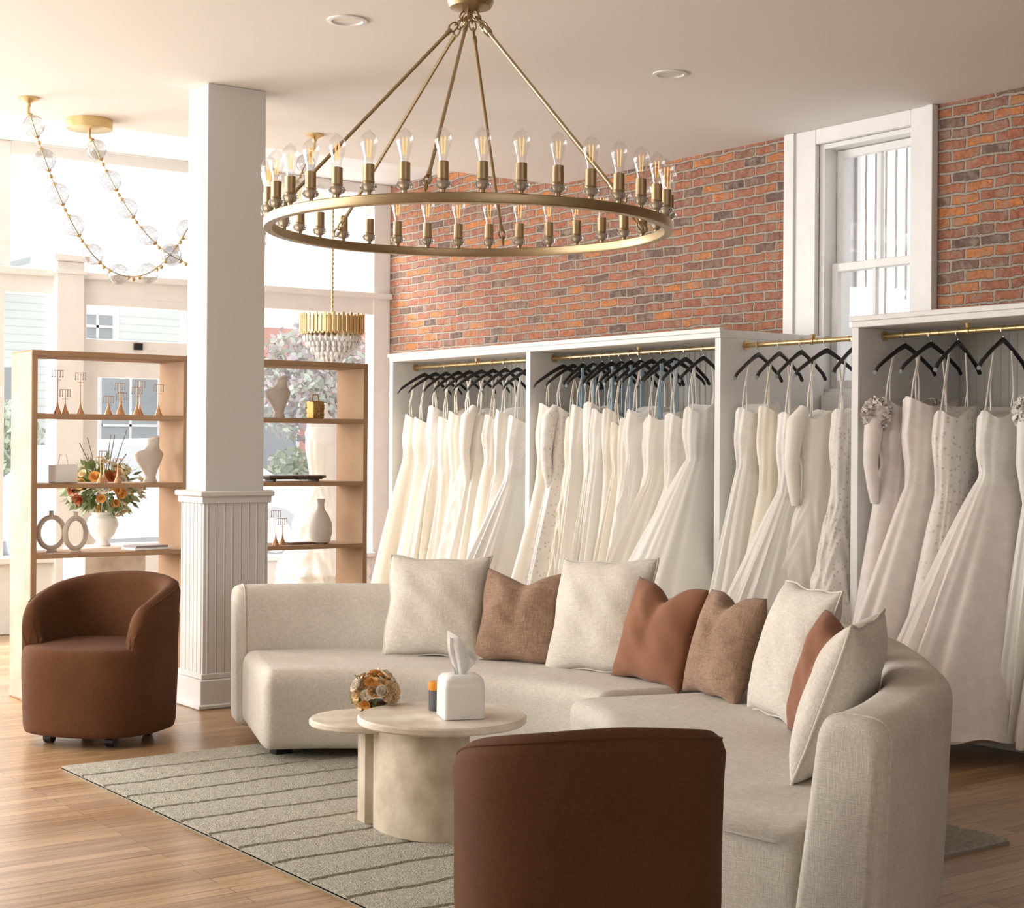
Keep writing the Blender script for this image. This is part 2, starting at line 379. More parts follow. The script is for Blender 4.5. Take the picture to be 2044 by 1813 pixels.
g.box(-hx-.04, hx+.04, -hy-.04, hy+.04, 0, .15, b=.006); g.box(-hx-.03, hx+.03, -hy-.03, hy+.03, .15, .18, b=.004)
g.box(-hx-.055, hx+.055, -hy-.055, hy+.055, 0, .025, b=.006)
g.build('wainscot', colp, parent=c)

# recessed lights
lens = M('downlight_lens', (.8, .76, .70), .4)
for (x, y) in ((3.52, 6.09), (5.30, 5.98)):
    g = Geo(); g.lathe([(.088, 0), (.088, -.006), (.07, -.008), (.062, .0), (.058, .0)], cap=False, seg=32)
    g.lathe([(.0001, -.001), (.062, -.001)], mi=1, cap=False, seg=32)
    g.build('recessed_light', [paint, lens], (x, y, ZC-.0005))

# ------------------------------------------------------------------ outside
wbox('street_ground', -20, 40, YW+.1, 60, -.2, -.02, M('asphalt', (.45, .45, .45), .9))
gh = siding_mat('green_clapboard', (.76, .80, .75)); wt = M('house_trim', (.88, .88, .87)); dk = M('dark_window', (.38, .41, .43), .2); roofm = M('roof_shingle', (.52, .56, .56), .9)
h = root('house', (9.5, 24, 0))
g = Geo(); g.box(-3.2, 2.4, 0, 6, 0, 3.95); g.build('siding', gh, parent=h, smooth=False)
g = Geo()
for (x, z, ww, hh) in ((.15, 3.0, .5, .36), (-1.2, 1.0, .9, 1.5), (.9, .9, .9, 1.5)):
    g.box(x-ww-.12, x+.12, -.06, 0, z-.12, z+hh+.12); g.box(x-ww, x, -.09, -.05, z, z+hh, 1)
    g.box(x-ww*.5-.02, x-ww*.5+.02, -.11, -.05, z, z+hh); g.box(x-ww, x, -.11, -.05, z+hh/2-.02, z+hh/2+.02)
g.box(-3.3, 2.5, -.1, 0, 3.75, 3.95); g.box(-3.3, -3.1, -.08, .1, 0, 3.9); g.box(2.25, 2.45, -.08, .1, 0, 3.9)
g.build('trim_and_glazing', [wt, dk], parent=h, smooth=False)
g = Geo(); g.loft([[(-3.6, -.8, 3.3), (-1.4, -.8, 4.0), (-1.4, -.8, 4.1), (-3.6, -.8, 3.4)], [(-3.6, 3, 3.3), (-1.4, 3, 4.0), (-1.4, 3, 4.1), (-3.6, 3, 3.4)]])
g.build('porch_roof', roofm, parent=h, smooth=False)
h = root('brick_storefront', (14.6, 25, 0))
g = Geo(); g.box(-2.6, 4, 0, 5, 0, 3.4, 0); g.box(-2.7, 4, -.15, 0, 2.4, 2.8, 1)
for x in (-2, -.6, .8): g.box(x, x+.9, -.08, 0, .8, 2.1, 1); g.box(x+.08, x+.82, -.1, 0, .88, 2.02, 2)
g.build('facade', [M('red_facade', (.74, .38, .32)), wt, dk], parent=h, smooth=False)
def tree(name, loc, cols, r, hgt, n=1500):
    g = Geo(); g.tube([(0, 0, 0), (.05, .05, hgt*.5), (0, 0, hgt)], [.12, .09, .05], 2)
    for k in range(n):
        d = Vector((random.gauss(0, 1), random.gauss(0, 1), random.gauss(0, 1))).normalized()*r*random.random()**.4
        p = Vector((0, 0, hgt))+Vector((d.x, d.y, d.z*.8)); a = Vector([random.uniform(-1, 1) for _ in range(3)]).normalized()*.07; b_ = a.cross(Vector([random.uniform(-1, 1) for _ in range(3)])).normalized()*.04
        g.add([p-a, p-b_, p+a, p+b_], [(0, 1, 2, 3)], k % 2)
    g.build(name, cols+[M('bark', (.4, .34, .3))], loc, smooth=False)
lf1 = M('leaf_plum', (.62, .53, .55)); lf2 = M('leaf_green', (.55, .62, .46)); lf3 = M('leaf_sage', (.66, .71, .60))
tree('plum_tree', (12.1, 21.5, 0), [lf1, lf3], 1.25, 2.3, 3000)
tree('street_tree', (7.0, 22, 0), [lf2, lf3], .9, 1.3, 1800)
tree('shrub', (12.2, 22.5, 0), [lf2, lf3], .8, .7, 1200)
g = Geo()
prof = [(-2.2, .35), (-2.2, .75), (-1.9, .92), (-1.2, .98), (-.6, 1.42), (.7, 1.45), (1.4, 1.02), (2.1, .9), (2.25, .6), (2.2, .35)]
g.loft([[(x, yy, z) for x, z in prof] for yy in (-.85, .85)], 0)
g.box(-1.0, .0, -.87, .87, 1.0, 1.36, 1); g.box(.08, .95, -.87, .87, 1.0, 1.36, 1)
for x in (-1.4, 1.4):
    T = Matrix.Translation((x, 0, .33)) @ Matrix.Rotation(pi/2, 4, 'X')
    g.lathe([(.33, -.88), (.33, .88)], mi=1, T=T); g.lathe([(.2, -.9), (.2, .9)], mi=2, T=T)
g.build('parked_car', [M('car_paint', (.80, .81, .82), .3), dk, wt], (7.3, 17.5, -.02))
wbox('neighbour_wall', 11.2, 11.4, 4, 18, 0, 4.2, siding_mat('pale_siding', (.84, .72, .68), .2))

# ------------------------------------------------------------------ closets
XF = 6.05
def closet(name, y0, y1, divs=()):
    r = root(name, (XF, (y0+y1)/2, 0)); cy = (y0+y1)/2
    g = Geo(); dx = XR-XF-.06
    for y in (y0, y1-.045): g.box(0, dx, y-cy, y+.045-cy, 0, 1.956, b=.003)
    for y in divs: g.box(0, dx, y-cy-.022, y-cy+.022, 0, 1.956, b=.003)
    g.box(-.003, dx, y0-cy, y1-cy, 1.955, 2.0, b=.003); g.box(-.014, .02, y0-cy-.008, y1-cy+.008, 1.985, 2.012, b=.003)
    g.box(.004, .03, y0-cy+.04, y1-cy-.04, 0, .11, b=.003)
    g.build('carcass', cabp, parent=r)
    g = Geo(); g.box(.03, dx, y0-cy+.02, y1-cy-.02, .08, .10)
    g.box(dx-.03, dx-.02, y0-cy+.02, y1-cy-.02, .1, 1.96)
    y = y0+.06
    while y < y1-.05:
        g.tube([(dx-.031, y-cy, .1), (dx-.031, y-cy, 1.95)], .005, seg=6); y += .05
    g.build('beadboard_lining', cabi, parent=r)
    return r
closet('gown_closet', 6.40, 9.83, (8.16,))
closet('gown_closet', 3.3, 5.46)
g = Geo(); g.box(0, .03, -.463, .463, 0, .11, b=.003); g.box(.03, .8, -.463, .463, .08, .10)
g.box(.78, .80, -.463, .463, .1, 1.66)
g.build('gown_alcove_base', cabp, (XF, 5.93, 0))
def rod(y0, y1, brackets):
    r = Geo(); r.tube([(0, y0, 0), (0, y1, 0)], .0135, seg=14)
    for y in brackets: r.tube([(0, y, 0), (0, y, .03)], .007); r.lathe([(.012, .015), (.018, .035)], (0, y, 0)); r.tube([(0, y-.01, 0), (0, y+.01, 0)], .018, seg=12)
    for y in (y0+.003, y1-.003):
        T = Matrix.Translation((0, y, 0)) @ Matrix.Rotation(pi/2, 4, 'X'); r.lathe([(.026, -.003), (.026, .003)], T=T)
    k = y0+.18
    while k < y1: r.tube([(0, k-.006, 0), (0, k+.006, 0)], .0155, seg=12); k += .22
    r.build('brass_garment_rod', gold, (6.24, 0, 1.92))
rod(8.185, 9.78, (9.0,)); rod(6.45, 8.135, (7.3,)); rod(5.465, 6.395, (5.9,)); rod(3.35, 5.41, (4.9, 4.2))

# ------------------------------------------------------------------ gowns
def rosette(g, c, s_, rnd):
    a = Vector([rnd.gauss(0, 1) for _ in range(3)]).normalized(); b_ = a.orthogonal().normalized(); n_ = a.cross(b_)
    c = Vector(c)
    for q, rr in enumerate((1, .6)):
        pts = [c+(b_*cos(t)+n_*sin(t))*s_*rr*(1+.12*sin(5*t+q))+a*(.004+.005*sin(5*t+c.z*50)) for t in [2*pi*i/14 for i in range(14)]]
        g.add([c-a*.005]+pts, [(0, i+1, (i+1) % 14+1) for i in range(14)], 0)
def gown(y, ztop=1.60, hw=.28, hd=.11, zb=.12, mat=silk, amp=.10, nf=9, straps=True, yaw=None, x=6.24, bw=.19, blue=False, sleeves=False, waist=.62, name='wedding_gown', hang=True, seed=None, off=-.06, ruffle=False, shape=.85, layers=0, bod=False):
    rnd = random.Random(seed if seed is not None else int(y*1000))
    yaw = rnd.uniform(-.28, .28) if yaw is None else yaw
    r = root(name, (x, y, 0), yaw)
    g = Geo(); H = ztop-zb; NR, NT = 50, 144
    ph1, ph2, ph3, ph4 = [rnd.uniform(0, 6) for _ in range(4)]; nf2 = nf+rnd.choice((3, 4, 5)); nf3 = 2*nf+rnd.choice((3, 5, 7))
    rings = []; neck = rnd.choice((0, 1, 2))
    bd = min(.085, max(hd*.8, .05)); wl = rnd.uniform(.20, .30); lean = rnd.uniform(-.02, .02)
    w0 = bw*(1-(1-waist)*.7)
    for k in range(NR+1):
        t = k/NR; z = ztop-H*t
        if t < .10: w = bw*(.90+.10*t/.10); d = bd
        elif t < wl: q = (t-.10)/(wl-.10); q = q*q*(3-2*q); w = bw*(1-(1-waist)*q*.7); d = bd*(1-.2*q)
        else:
            q = (t-wl)/(1-wl); w = w0+(hw-w0)*(q**shape); d = bd*.8+(hd-bd*.8)*(q**(shape*.9))
        if layers and t > wl:
            q = (t-wl)/(1-wl)*layers; w *= 1+.07*(q % 1); d *= 1+.10*(q % 1)
        A = amp*(max(0, t-wl+.06)/(1.06-wl))**.6 if t > wl-.06 else 0
        sway = off*(max(0, t-.2)/.8)+lean*sin(pi*t)
        ring = []
        for i in range(NT):
            th = 2*pi*i/NT; tw = th+.35*sin(th*2+ph4)+.18*sin(th*3+ph2)+.05*sin(3*t+ph3)
            f1 = abs(sin(.5*(nf*tw+ph1)))**.7*2-1.1
            am = .55+.45*sin(2*th+ph3)*sin(3*th+ph4+t)
            rr = 1+A*(.65*am*f1+.4*sin(nf2*tw+ph2-t*.8)*(1-.5*am)+.22*sin(nf3*tw+ph3+t*1.5))
            if t < wl: rr += .015*sin(34*t+4*th+ph3)+.02*sin(7*th+ph2)+.012*sin(15*th+9*t)
            if ruffle and .3 < t: rr += .05*sin(26*t*2+3*sin(5*th+ph1))*sin(7*th+9*t+ph2)
            zz = z
            if t < .1:
                top = (.035*cos(2*th), .05*cos(th)**2*abs(cos(th))-.02, .02*cos(4*th)+.02*cos(th))[neck]
                zz = z+top*(1-t/.1)
            if k == NR: zz = z+.012*sin(nf*th+ph1)+.03*sin(th+ph2)
            ring.append((w*rr*cos(th)+sway, d*rr*sin(th), zz))
        rings.append(ring)
    g.loft(rings, 0, cap0=True, cap1=True)
    if bod:
        for q in range(int((wl+.03)*NR)*NT): g.m[q] = 3
    if straps:
        for sx in (-1, 1):
            g.tube([(sx*bw*.55, 0, ztop-.03), (sx*.10, .005, ztop+.12), (sx*.07, 0, 1.84)], .0045, 2 if blue else 0, seg=6)
            g.tube([(sx*bw*.6, .03, ztop-.03), (sx*.11, .01, ztop+.1), (sx*.075, 0, 1.84)], .004, 0, seg=6)
        if blue: g.box(-.012, .012, -.02, -.012, ztop-.05, 1.86, 2); g.box(-.1, -.08, -.015, -.01, ztop-.02, 1.84, 2)
    if sleeves:
        for sx in (-1, 1):
            pts = [(sx*bw*.8, 0, ztop+.02), (sx*(bw+.02), 0, ztop-.05), (sx*(bw+.035), 0, ztop-.15), (sx*(bw+.04), .01, ztop-.28), (sx*(bw+.03), 0, ztop-.40), (sx*(bw+.02), 0, ztop-.48)]
            g.tube(pts, [.03, .05, .044, .036, .03, .02], 0, seg=14)
            if sleeves == 2:
                g.sphere((sx*(bw+.005), 0, ztop-.05), .06, 0, 14, 10, 1.2)
                for q in range(150):
                    dv = Vector((rnd.gauss(0, 1), rnd.gauss(0, 1), rnd.gauss(0, 1))).normalized()
                    rosette(g, (sx*(bw+.005)+dv.x*.062, dv.y*.062, ztop-.05+dv.z*.075), .022, rnd)
    g.build('gown', [mat, black, bluef, bodl], parent=r, angle=60)
    if hang:
        g = Geo(); pts = []
        for k in range(-10, 11):
            u = k/10; pts.append((u*.205, 0, 1.866-.125*abs(u)**1.2-(.012 if abs(u) == 1 else 0)))
        rings = []
        for p in pts:
            u = abs(p[0])/.205; hh = .0145-.004*u; ww = .006+.006*u
            rings.append([(p[0], ww*cos(a), p[2]+hh*sin(a)) for a in [2*pi*i/10 for i in range(10)]])
        g.loft(rings)
        hk = [(0, 0, 1.868), (.0, 0, 1.885), (-.02, 0, 1.905)]+[(-.021*cos(a), 0, 1.92+.021*sin(a)) for a in [radians(d) for d in range(0, 200, 25)]]
        g.tube(hk, .0022, 1, seg=6)
        g.build('hanger', [black, steel], parent=r)
    return r
U = random.uniform
# bay 1
ys = [9.66, 9.52, 9.38, 9.23, 9.09, 8.95, 8.81, 8.67, 8.53, 8.38]
ms = [silk3, silk, silk3, silk, silk3, silk2, silk, silk3, silk, silk2]
for i, y in enumerate(ys):
    last = i == len(ys)-1
    gown(y, 1.56+U(-.06, .05), .48 if last else U(.25, .38), .25 if last else U(.12, .16), .07+U(0, .10), ms[i], .13 if last else .16, 9 if last else random.choice((5, 6, 7)), bw=U(.15, .185), sleeves=i == 6, shape=1.0 if last else U(.7, 1.6), ruffle=i == 5, waist=U(.8, 1.0), off=-.20 if last else U(-.13, -.03), bod=i in (2, 7, 9))
# bay 2
ys = [8.04, 7.94, 7.84, 7.74, 7.65, 7.56, 7.47, 7.38, 7.29, 7.19, 7.09, 6.99, 6.89, 6.74]
ms = [silk3, lace, silk3, silk, silk, silk2, silk, silk3, silk, silk2, silk, silk, silk2, silk2]
for i, y in enumerate(ys):
    last = i == len(ys)-1
    gown(y, 1.55+U(-.05, .05), .60 if last else (.46 if i > 10 else U(.25, .38)), .38 if last else (.17 if i > 10 else .12), .06+U(0, .08), ms[i], .08 if last else .16, 11 if last else random.choice((5, 6, 7)), blue=i in (3, 6, 8, 11), off=-.34 if last else (-.22 if i > 10 else U(-.13, -.03)),
         ruffle=i in (2, 9), shape=.9 if i > 10 else U(.7, 1.6), bw=U(.15, .185), sleeves=i == 1, waist=.78 if last else U(.8, 1.0), yaw=.12 if last else None, bod=i in (4, 10, 12))
# alcove
for i, (y, mt, hw, hd) in enumerate(((6.30, silk2, .34, .13), (6.14, silk3, .30, .13), (5.98, silk2, .56, .27), (5.80, silk, .36, .14), (5.62, lace, .32, .16))):
    gown(y, 1.54+U(-.04, .04), hw, hd, .08, mt, .09 if i == 2 else .13, 7+4*(i == 2), off=-.28 if i == 2 else -.15, sleeves=i == 3, ruffle=i in (3, 4), shape=.92, waist=.8, bw=.175, yaw=.1 if i == 2 else None, bod=i in (0, 2))
# right closet
for i, (y, mt, hw, hd, sl) in enumerate(((5.28, blush, .27, .11, 2), (5.12, blush, .44, .16, 0), (4.96, lace, .38, .15, 0), (4.70, blush, .64, .36, 0), (4.46, silk2, .36, .13, 2), (4.28, silk, .36, .14, 0), (4.08, silk3, .3, .12, 0), (3.84, silk, .40, .16, 0), (3.58, silk2, .36, .14, 0))):
    gown(y, 1.55+U(-.03, .04), hw, hd, .12 if i != 3 else .09, mt, .11 if i != 3 else .08, 7+4*(i == 3), off=-.26 if i == 3 else (-.2 if i == 1 else -.12), sleeves=sl, yaw=.1 if i == 3 else (.15 if i == 2 else None), shape=.9, waist=.76, bw=.18, bod=i in (3, 5))
r = gown(10.45, 1.50, .42, .40, .06, silk2, .06, 12, straps=False, yaw=.3, x=5.86, hang=False, bw=.17, name='mannequin_gown', off=0, ruffle=True, layers=3)
g = Geo(); g.lathe([(.15, 1.36), (.165, 1.44), (.14, 1.52), (.06, 1.575), (.042, 1.60), (.04, 1.66), (.0001, 1.67)], seg=24, T=Matrix.Diagonal((1, .62, 1, 1))); g.lathe([(.14, 0), (.14, .02), (.02, .03), (.02, 1.4)])
g.build('dress_form', ceram, parent=r)

# ------------------------------------------------------------------ rug
r = root('area_rug', (3.5, 4.95, 0))
g = Geo(); x0, x1, y0, y1 = -1.1, 1.12, -1.51, 1.51
g.box(x0, x1, y0, y1, 0, .010, 1)
edges = [y1]
while edges[-1] > y0+.1: edges.append(max(y0, edges[-1]-.235))
nx = 90
for a, b_ in zip(edges[:-1], edges[1:]):
    rings = []
    for i in range(nx+1):
        x = x0+(x1-x0)*i/nx
        def wv(q): return .006*sin(x*9+q*7)+.004*sin(x*23+q)+.002*sin(x*71+q*3)
        ya = a if a == y1 else a-.005+wv(a); yb = b_ if b_ == y0 else b_+.005+wv(b_)
        rings.append([(x, ya, .006), (x, ya-.008, .018), (x, (ya+yb)/2, .021), (x, yb+.008, .018), (x, yb, .006)])
    g.loft(rings, 0)
g.build('pile', [rugm, rugd], parent=r)

# ------------------------------------------------------------------ sofa
SC = (2.70, 4.90)
RT = [(72, 2.22), (55, 2.26), (29, 2.15), (14, 2.14), (-15, 2.09), (-41, 2.08), (-49, 2.10), (-63, 2.19), (-90, 2.36)]
def RO(th):
    d = math.degrees(th)
    if d >= RT[0][0]: return RT[0][1]
    for (a, ra), (b_, rb) in zip(RT[:-1], RT[1:]):
        if d >= b_:
            u = (a-d)/(a-b_); u = u*u*(3-2*u)*.5+u*.5; return ra+(rb-ra)*u
    return RT[-1][1]
def rpoly(cs, rad, n=6):
    out = []; N_ = len(cs)
    for i in range(N_):
        p = Vector(cs[i]); a = Vector(cs[i-1])-p; b_ = Vector(cs[(i+1) % N_])-p
        r_ = min(rad[i], a.length*.48, b_.length*.48); A = p+a.normalized()*r_; B = p+b_.normalized()*r_
        for k in range(n+1):
            t = k/n; out.append(tuple(A*(1-t)**2+p*2*t*(1-t)+B*t*t))
    return out
def sweep(name, quad, rads, t0, t1, rho, mat, parent, n=60, bulge=0):
    t0, t1 = radians(t0), radians(t1); rings = []; sg = 1 if t1 > t0 else -1
    ths = []; arc = rho/1.7
    for k in range(9): ths.append(t0+sg*arc*(1-cos(pi/2*k/8)))
    for k in range(1, n): ths.append(ths[8]+(t1-sg*arc-ths[8])*k/n)
    for k in range(9): ths.append(t1-sg*arc*(1-cos(pi/2*(8-k)/8)))
    tm = (t0+t1)/2
    for th in ths:
        e = min(abs(th-t0), abs(t1-th))/arc; e = min(1, e); d = rho*(1-sqrt(max(0, 1-(1-e)**2)))
        cs = quad(th); cr = sum(c[0] for c in cs)/4; cz = sum(c[1] for c in cs)/4
        cs = [(c[0]+(d if c[0] < cr else -d), c[1]+(d*.8 if c[1] < cz else -d)) for c in cs]
        lp = rpoly(cs, rads)
        r0 = min(p[0] for p in lp); r1 = max(p[0] for p in lp); ring = []
        for r_, z in lp:
            q = (r_-r0)/(r1-r0); t_ = th
            if bulge and th < tm and sg < 0:
                wgt = max(0, 1-abs(th-t1)/.5); t_ = th-wgt*bulge*(1-(2*q-1)**2)
            ring.append((r_*cos(t_), r_*sin(t_), z))
        rings.append(ring)
    g = Geo(); g.loft(rings); return g.build(name, mat, parent=parent, angle=60)
def sofa(name, t0, t1, rin, bulge=0):
    r = root(name, (SC[0], SC[1], .014))
    sweep('back', lambda th: [(RO(th)-.03, .035), (RO(th), .675), (RO(th)-.20, .675), (RO(th)-.29, .035)], [.04, .07, .07, .04], t0, t1, .035, sofam, r)
    def q(th):
        ri = rin(th); return [(RO(th)-.24, .045), (RO(th)-.24, .385), (ri-.02, .40), (ri+.05, .045)]
    sweep('seat', q, [.03, .03, .09, .05], t0-.7, t1+.7, .06, sofam, r, bulge=bulge)
    g = Geo()
    for th in (radians(t0-1.3), radians(t1+1.3)):
        cs = [(RO(th)-.03, .035), (RO(th)+.001, .676), (RO(th)-.20, .676), (RO(th)-.291, .035)]
        lp = rpoly(cs, [.04, .07, .07, .04]); g.tube([(a*cos(th), a*sin(th), z) for a, z in lp], .0035, closed=True, seg=6)
    g.build('welt', sofam, parent=r)
    g = Geo()
    for th in (t0-5, t1+5):
        for rr in (rin(radians(th))+.22, 1.95):
            x, y = rr*cos(radians(th)), rr*sin(radians(th)); g.box(x-.04, x+.04, y-.03, y+.03, -.004, .05, b=.004)
    g.build('feet', black, parent=r)
    return r
sofa('curved_sectional_sofa', 71, -7.5, lambda th: 1.20)
sofa('curved_sectional_sofa', -8.5, -82.5, lambda th: 1.02, bulge=.07)

# ------------------------------------------------------------------ pillows
def pillow(name, th, s, mat, rc=1.73, tilt=18, T=.085, dip=0, roll=0, zoff=0, yawo=0, seed=1, pipe=False):
    n = 44; g = Geo(); vs = []; fs = []
    def P(u, v, side):
        pu = u*(1-.075*(1-v*v)); pv = v*(1-.075*(1-u*u))
        k = max(0, (1-abs(u)**2.6))*max(0, (1-abs(v)**2.6)); t = T*k**.5
        wr = (.006*sin(5*u+3*v+seed)*sin(4*v-2*u+seed*2)+.005*sin(13*u*v+seed)*(abs(u*v))+.003*sin(9*(u+v)+seed*3))*k
        ed = .005*sin(6*v+seed)*abs(u)**6+.004*sin(7*u+seed)*abs(v)**6
        y = pv*s/2+ed
        if dip:
            y -= dip*exp(-(u/.36)**2)*max(0, (v+1)/2)**2.2
            t += -.018*exp(-(u/.14)**2)*max(0, v+.4)*k+.012*exp(-((abs(u)-.4)/.18)**2)*max(0, v)*k
        return (pu*s/2+ed, side*(t+wr), y)
    for side in (1, -1):
        o = len(vs)
        for j in range(n+1):
            for i in range(n+1):
                vs.append(P(-1+2*i/n, -1+2*j/n, side))
        for j in range(n):
            for i in range(n):
                a = o+j*(n+1)+i; fs.append((a, a+1, a+n+2, a+n+1) if side < 0 else (a, a+n+1, a+n+2, a+1))
    g.add(vs, fs)
    if pipe:
        pts = []
        for k in range(4):
            for i in range(n):
                u = -1+2*i/n
                pts.append([P(u, -1, 1), P(1, u, 1), P(-u, 1, 1), P(-1, -u, 1)][k])
        g.tube([(p[0], 0, p[2]) for p in pts], .0045, closed=True, seg=6)
    a = radians(th)
    rot = (Matrix.Rotation(a-pi/2+radians(yawo), 4, 'Z') @ Matrix.Rotation(-radians(tilt), 4, 'X') @ Matrix.Rotation(radians(roll), 4, 'Y'))
    o = g.build(name, mat, (SC[0]+rc*cos(a), SC[1]+rc*sin(a), .405+s/2*cos(radians(tilt))*.95+zoff), angle=70)
    o.rotation_euler = rot.to_euler()
    import bmesh
    bm = bmesh.new(); bm.from_mesh(o.data); bmesh.ops.remove_doubles(bm, verts=bm.verts, dist=.0005); bmesh.ops.recalc_face_normals(bm, faces=bm.faces); bm.to_mesh(o.data); bm.free()
    return o
pillow('cream_throw_pillow', 42.5, .475, creamp, 1.78, pipe=True, seed=1, T=.09)
pillow('tan_throw_pillow', 28.5, .42, tanp, 1.73, dip=.05, seed=2)
pillow('cream_throw_pillow', 14, .505, creamp, 1.68, pipe=True, seed=3, T=.09, roll=-3)
pillow('brown_throw_pillow', .5, .43, brownp, 1.62, dip=.07, seed=4, roll=3)
pillow('tan_throw_pillow', -14.5, .425, tanp, 1.63, dip=.05, seed=5)
pillow('cream_throw_pillow', -32, .50, creamp, 1.70, pipe=True, seed=6, T=.09, yawo=8)
pillow('brown_throw_pillow', -46.5, .43, brownp, 1.77, dip=.06, seed=7, yawo=22)
pillow('cream_throw_pillow', -62.5, .49, creamp, 1.86, pipe=True, seed=8, T=.09, tilt=20, yawo=3)

# ------------------------------------------------------------------ tub chairs
def chair(loc, face, scale):
    r = root('tub_chair', loc, face+pi/2, scale)
    NP = 96; ex = 2.5
    def pl(a, k=1.0):
        c_, s_ = cos(a), sin(a)
        m_ = (abs(c_)**ex+abs(s_)**ex)**(-1/ex)
        yy = .355*m_*c_
        if c_ < 0: yy *= .93
        return (.355*m_*s_*k, yy*k)
    g = Geo(); rings = []
    for (k, z) in ((.90, .05), (.955, .055), (.975, .08), (1.0, .30), (1.0, .38), (.99, .41), (.965, .43), (.92, .44), (.6, .447), (.2, .45)):
        rings.append([(*pl(2*pi*i/NP, k), z) for i in range(NP)])
    g.loft(rings); g.build('seat_base', chairm, parent=r, angle=60)
    g = Geo(); rings = []; A = radians(128); n = 80
    def topz(u): return .75-.15*(u**1.8)
    for i in range(n+1):
        a = -A+2*A*i/n; u = abs(a)/A
        top = topz(u)
        e = max(0, (u-.86)/.14); top = top-(top-.40)*(1-sqrt(max(0, 1-e**2.4)))
        th = .105-.012*u
        th *= sqrt(max(.02, 1-max(0, (u-.95)/.05)**2))
        o1 = Vector((*pl(a, 1.0), 0)); d = Vector((*pl(a), 0)).normalized()
        o1 = o1-d*((.105-.012*u)-th)*.5
        lean = .02*(1-u)
        sec = [(0, .35), (0, .42), (lean*.5, top*.6+.42*.4), (lean, top-.05), (lean-.012, top-.018), (lean-.035, top-.002), (lean-.05, top), (lean-th+.035, top-.004), (lean-th+.01, top-.02), (lean-th, top-.05), (-th-.01, .5*top+.2), (-th-.02, .36)]
        rings.append([tuple(o1+d*q+Vector((0, 0, max(.35, z)))) for q, z in sec])
    g.loft(rings); g.build('back_and_arms', chairm, parent=r, angle=60)
    g = Geo(); pts = []
    for i in range(61):
        u = -.84+1.68*i/60; a = A*u; d = Vector((*pl(a), 0)); dn = d.normalized(); lean = .02*(1-abs(u))
        pts.append(d+dn*(lean-.012)+Vector((0, 0, topz(abs(u))-.017)))
    g.tube(pts, .0032, seg=6)
    g.build('top_seam', chairm, parent=r)
    g = Geo()
    for a in (45, 135, 225, 315):
        x, y = .24*cos(radians(a)), .24*sin(radians(a)); T = Matrix.Translation((x, y, .026)) @ Matrix.Rotation(pi/2, 4, 'Y'); g.lathe([(.026, -.02), (.026, .02)], T=T); g.box(x-.015, x+.015, y-.015, y+.015, .03, .07)
    g.build('casters', black, parent=r)
    return r
def ang(x, y): return math.atan2(y, x)
chair((2.80, 7.06, 0), ang(-.80, -.60), (.935, .935, 1.0))
chair((2.37, 2.955, .022), ang(.42, .91), (.865, .865, .955))

# ------------------------------------------------------------------ coffee tables
r = root('nesting_coffee_tables', (3.04, 4.58, .021))
g = Geo()
def disc(c, R, z0, z1): g.lathe([(R-.006, z0), (R, z0+.006), (R, z1-.006), (R-.006, z1)], (c[0], c[1], 0), seg=72)
disc((0, 0), .29, .385, .412)
disc((-.09, .36), .20, .335, .360)
poly = [(2.90, 4.80), (2.885, 4.72), (2.89, 4.62), (2.92, 4.54), (2.96, 4.49), (3.02, 4.455), (3.10, 4.50), (3.13, 4.56), (3.15, 4.64), (3.15, 4.76), (3.05, 4.80)]
g.loft([[(x-3.04, y-4.58, 0) for x, y in poly], [(x-3.04, y-4.58, .387) for x, y in poly]], 1)
poly = [(2.905, 4.865), (2.93, 4.84), (3.08, 4.88), (3.12, 4.98), (3.05, 5.06), (2.97, 5.02), (2.92, 4.94)]
g.loft([[(x-3.04, y-4.58, 0) for x, y in poly], [(x-3.04, y-4.58, .337) for x, y in poly]], 1)
g.build('travertine_tops_and_bases', [trav, travb], parent=r, angle=30)

r = root('tissue_box', (3.065, 4.505, .433), radians(-22), 1.08)
g = Geo(); rings = []
for z, h_, c_ in ((0, .062, .008), (.003, .066, .012), (.10, .066, .016), (.122, .063, .018), (.133, .054, .02), (.137, .035, .02), (.136, .022, .012), (.12, .02, .01)):
    ring = []
    for cx_, cy_, a0 in ((1, 1, 0), (-1, 1, 90), (-1, -1, 180), (1, -1, 270)):
        for q in range(6):
            a = radians(a0+90*q/5); ring.append((cx_*(h_-c_)+c_*cos(a), cy_*(h_-c_)+c_*sin(a), z))
    rings.append(ring)
g.loft(rings); g.build('cover', ceram, parent=r, angle=50)
g = Geo()
for s_, o_ in ((1, 0), (.85, .01)):
    rows = []
    for j in range(9):
        t = j/8; wd = .012+.055*t*(1.15-t*.35)*s_
        rows.append([((-1+2*i/12)*wd*(1-.5*(t > .85)*(1-abs(-1+2*i/12)))+.012*t*t, .014*sin(5*i/12*pi/2+t*3+o_*200)*(.4+t)+o_, .12+.135*t*s_-.045*t*t*(-1+2*i/12+.6)) for i in range(13)])
    g.loft(rows, cap0=False, cap1=False, closed=False)
g.build('tissue', tissuem, parent=r, angle=80)
g = Geo(); g.lathe([(.0285, 0), (.03, .004), (.03, .085)], mi=0); g.lathe([(.031, .072), (.032, .074), (.032, .097), (.028, .1)], mi=1)
g.build('candle_jar', [M('smoke_glass', (.12, .13, .14), .15), M('orange_lid', (.8, .30, .03), .4)], (3.072, 4.66, .433))

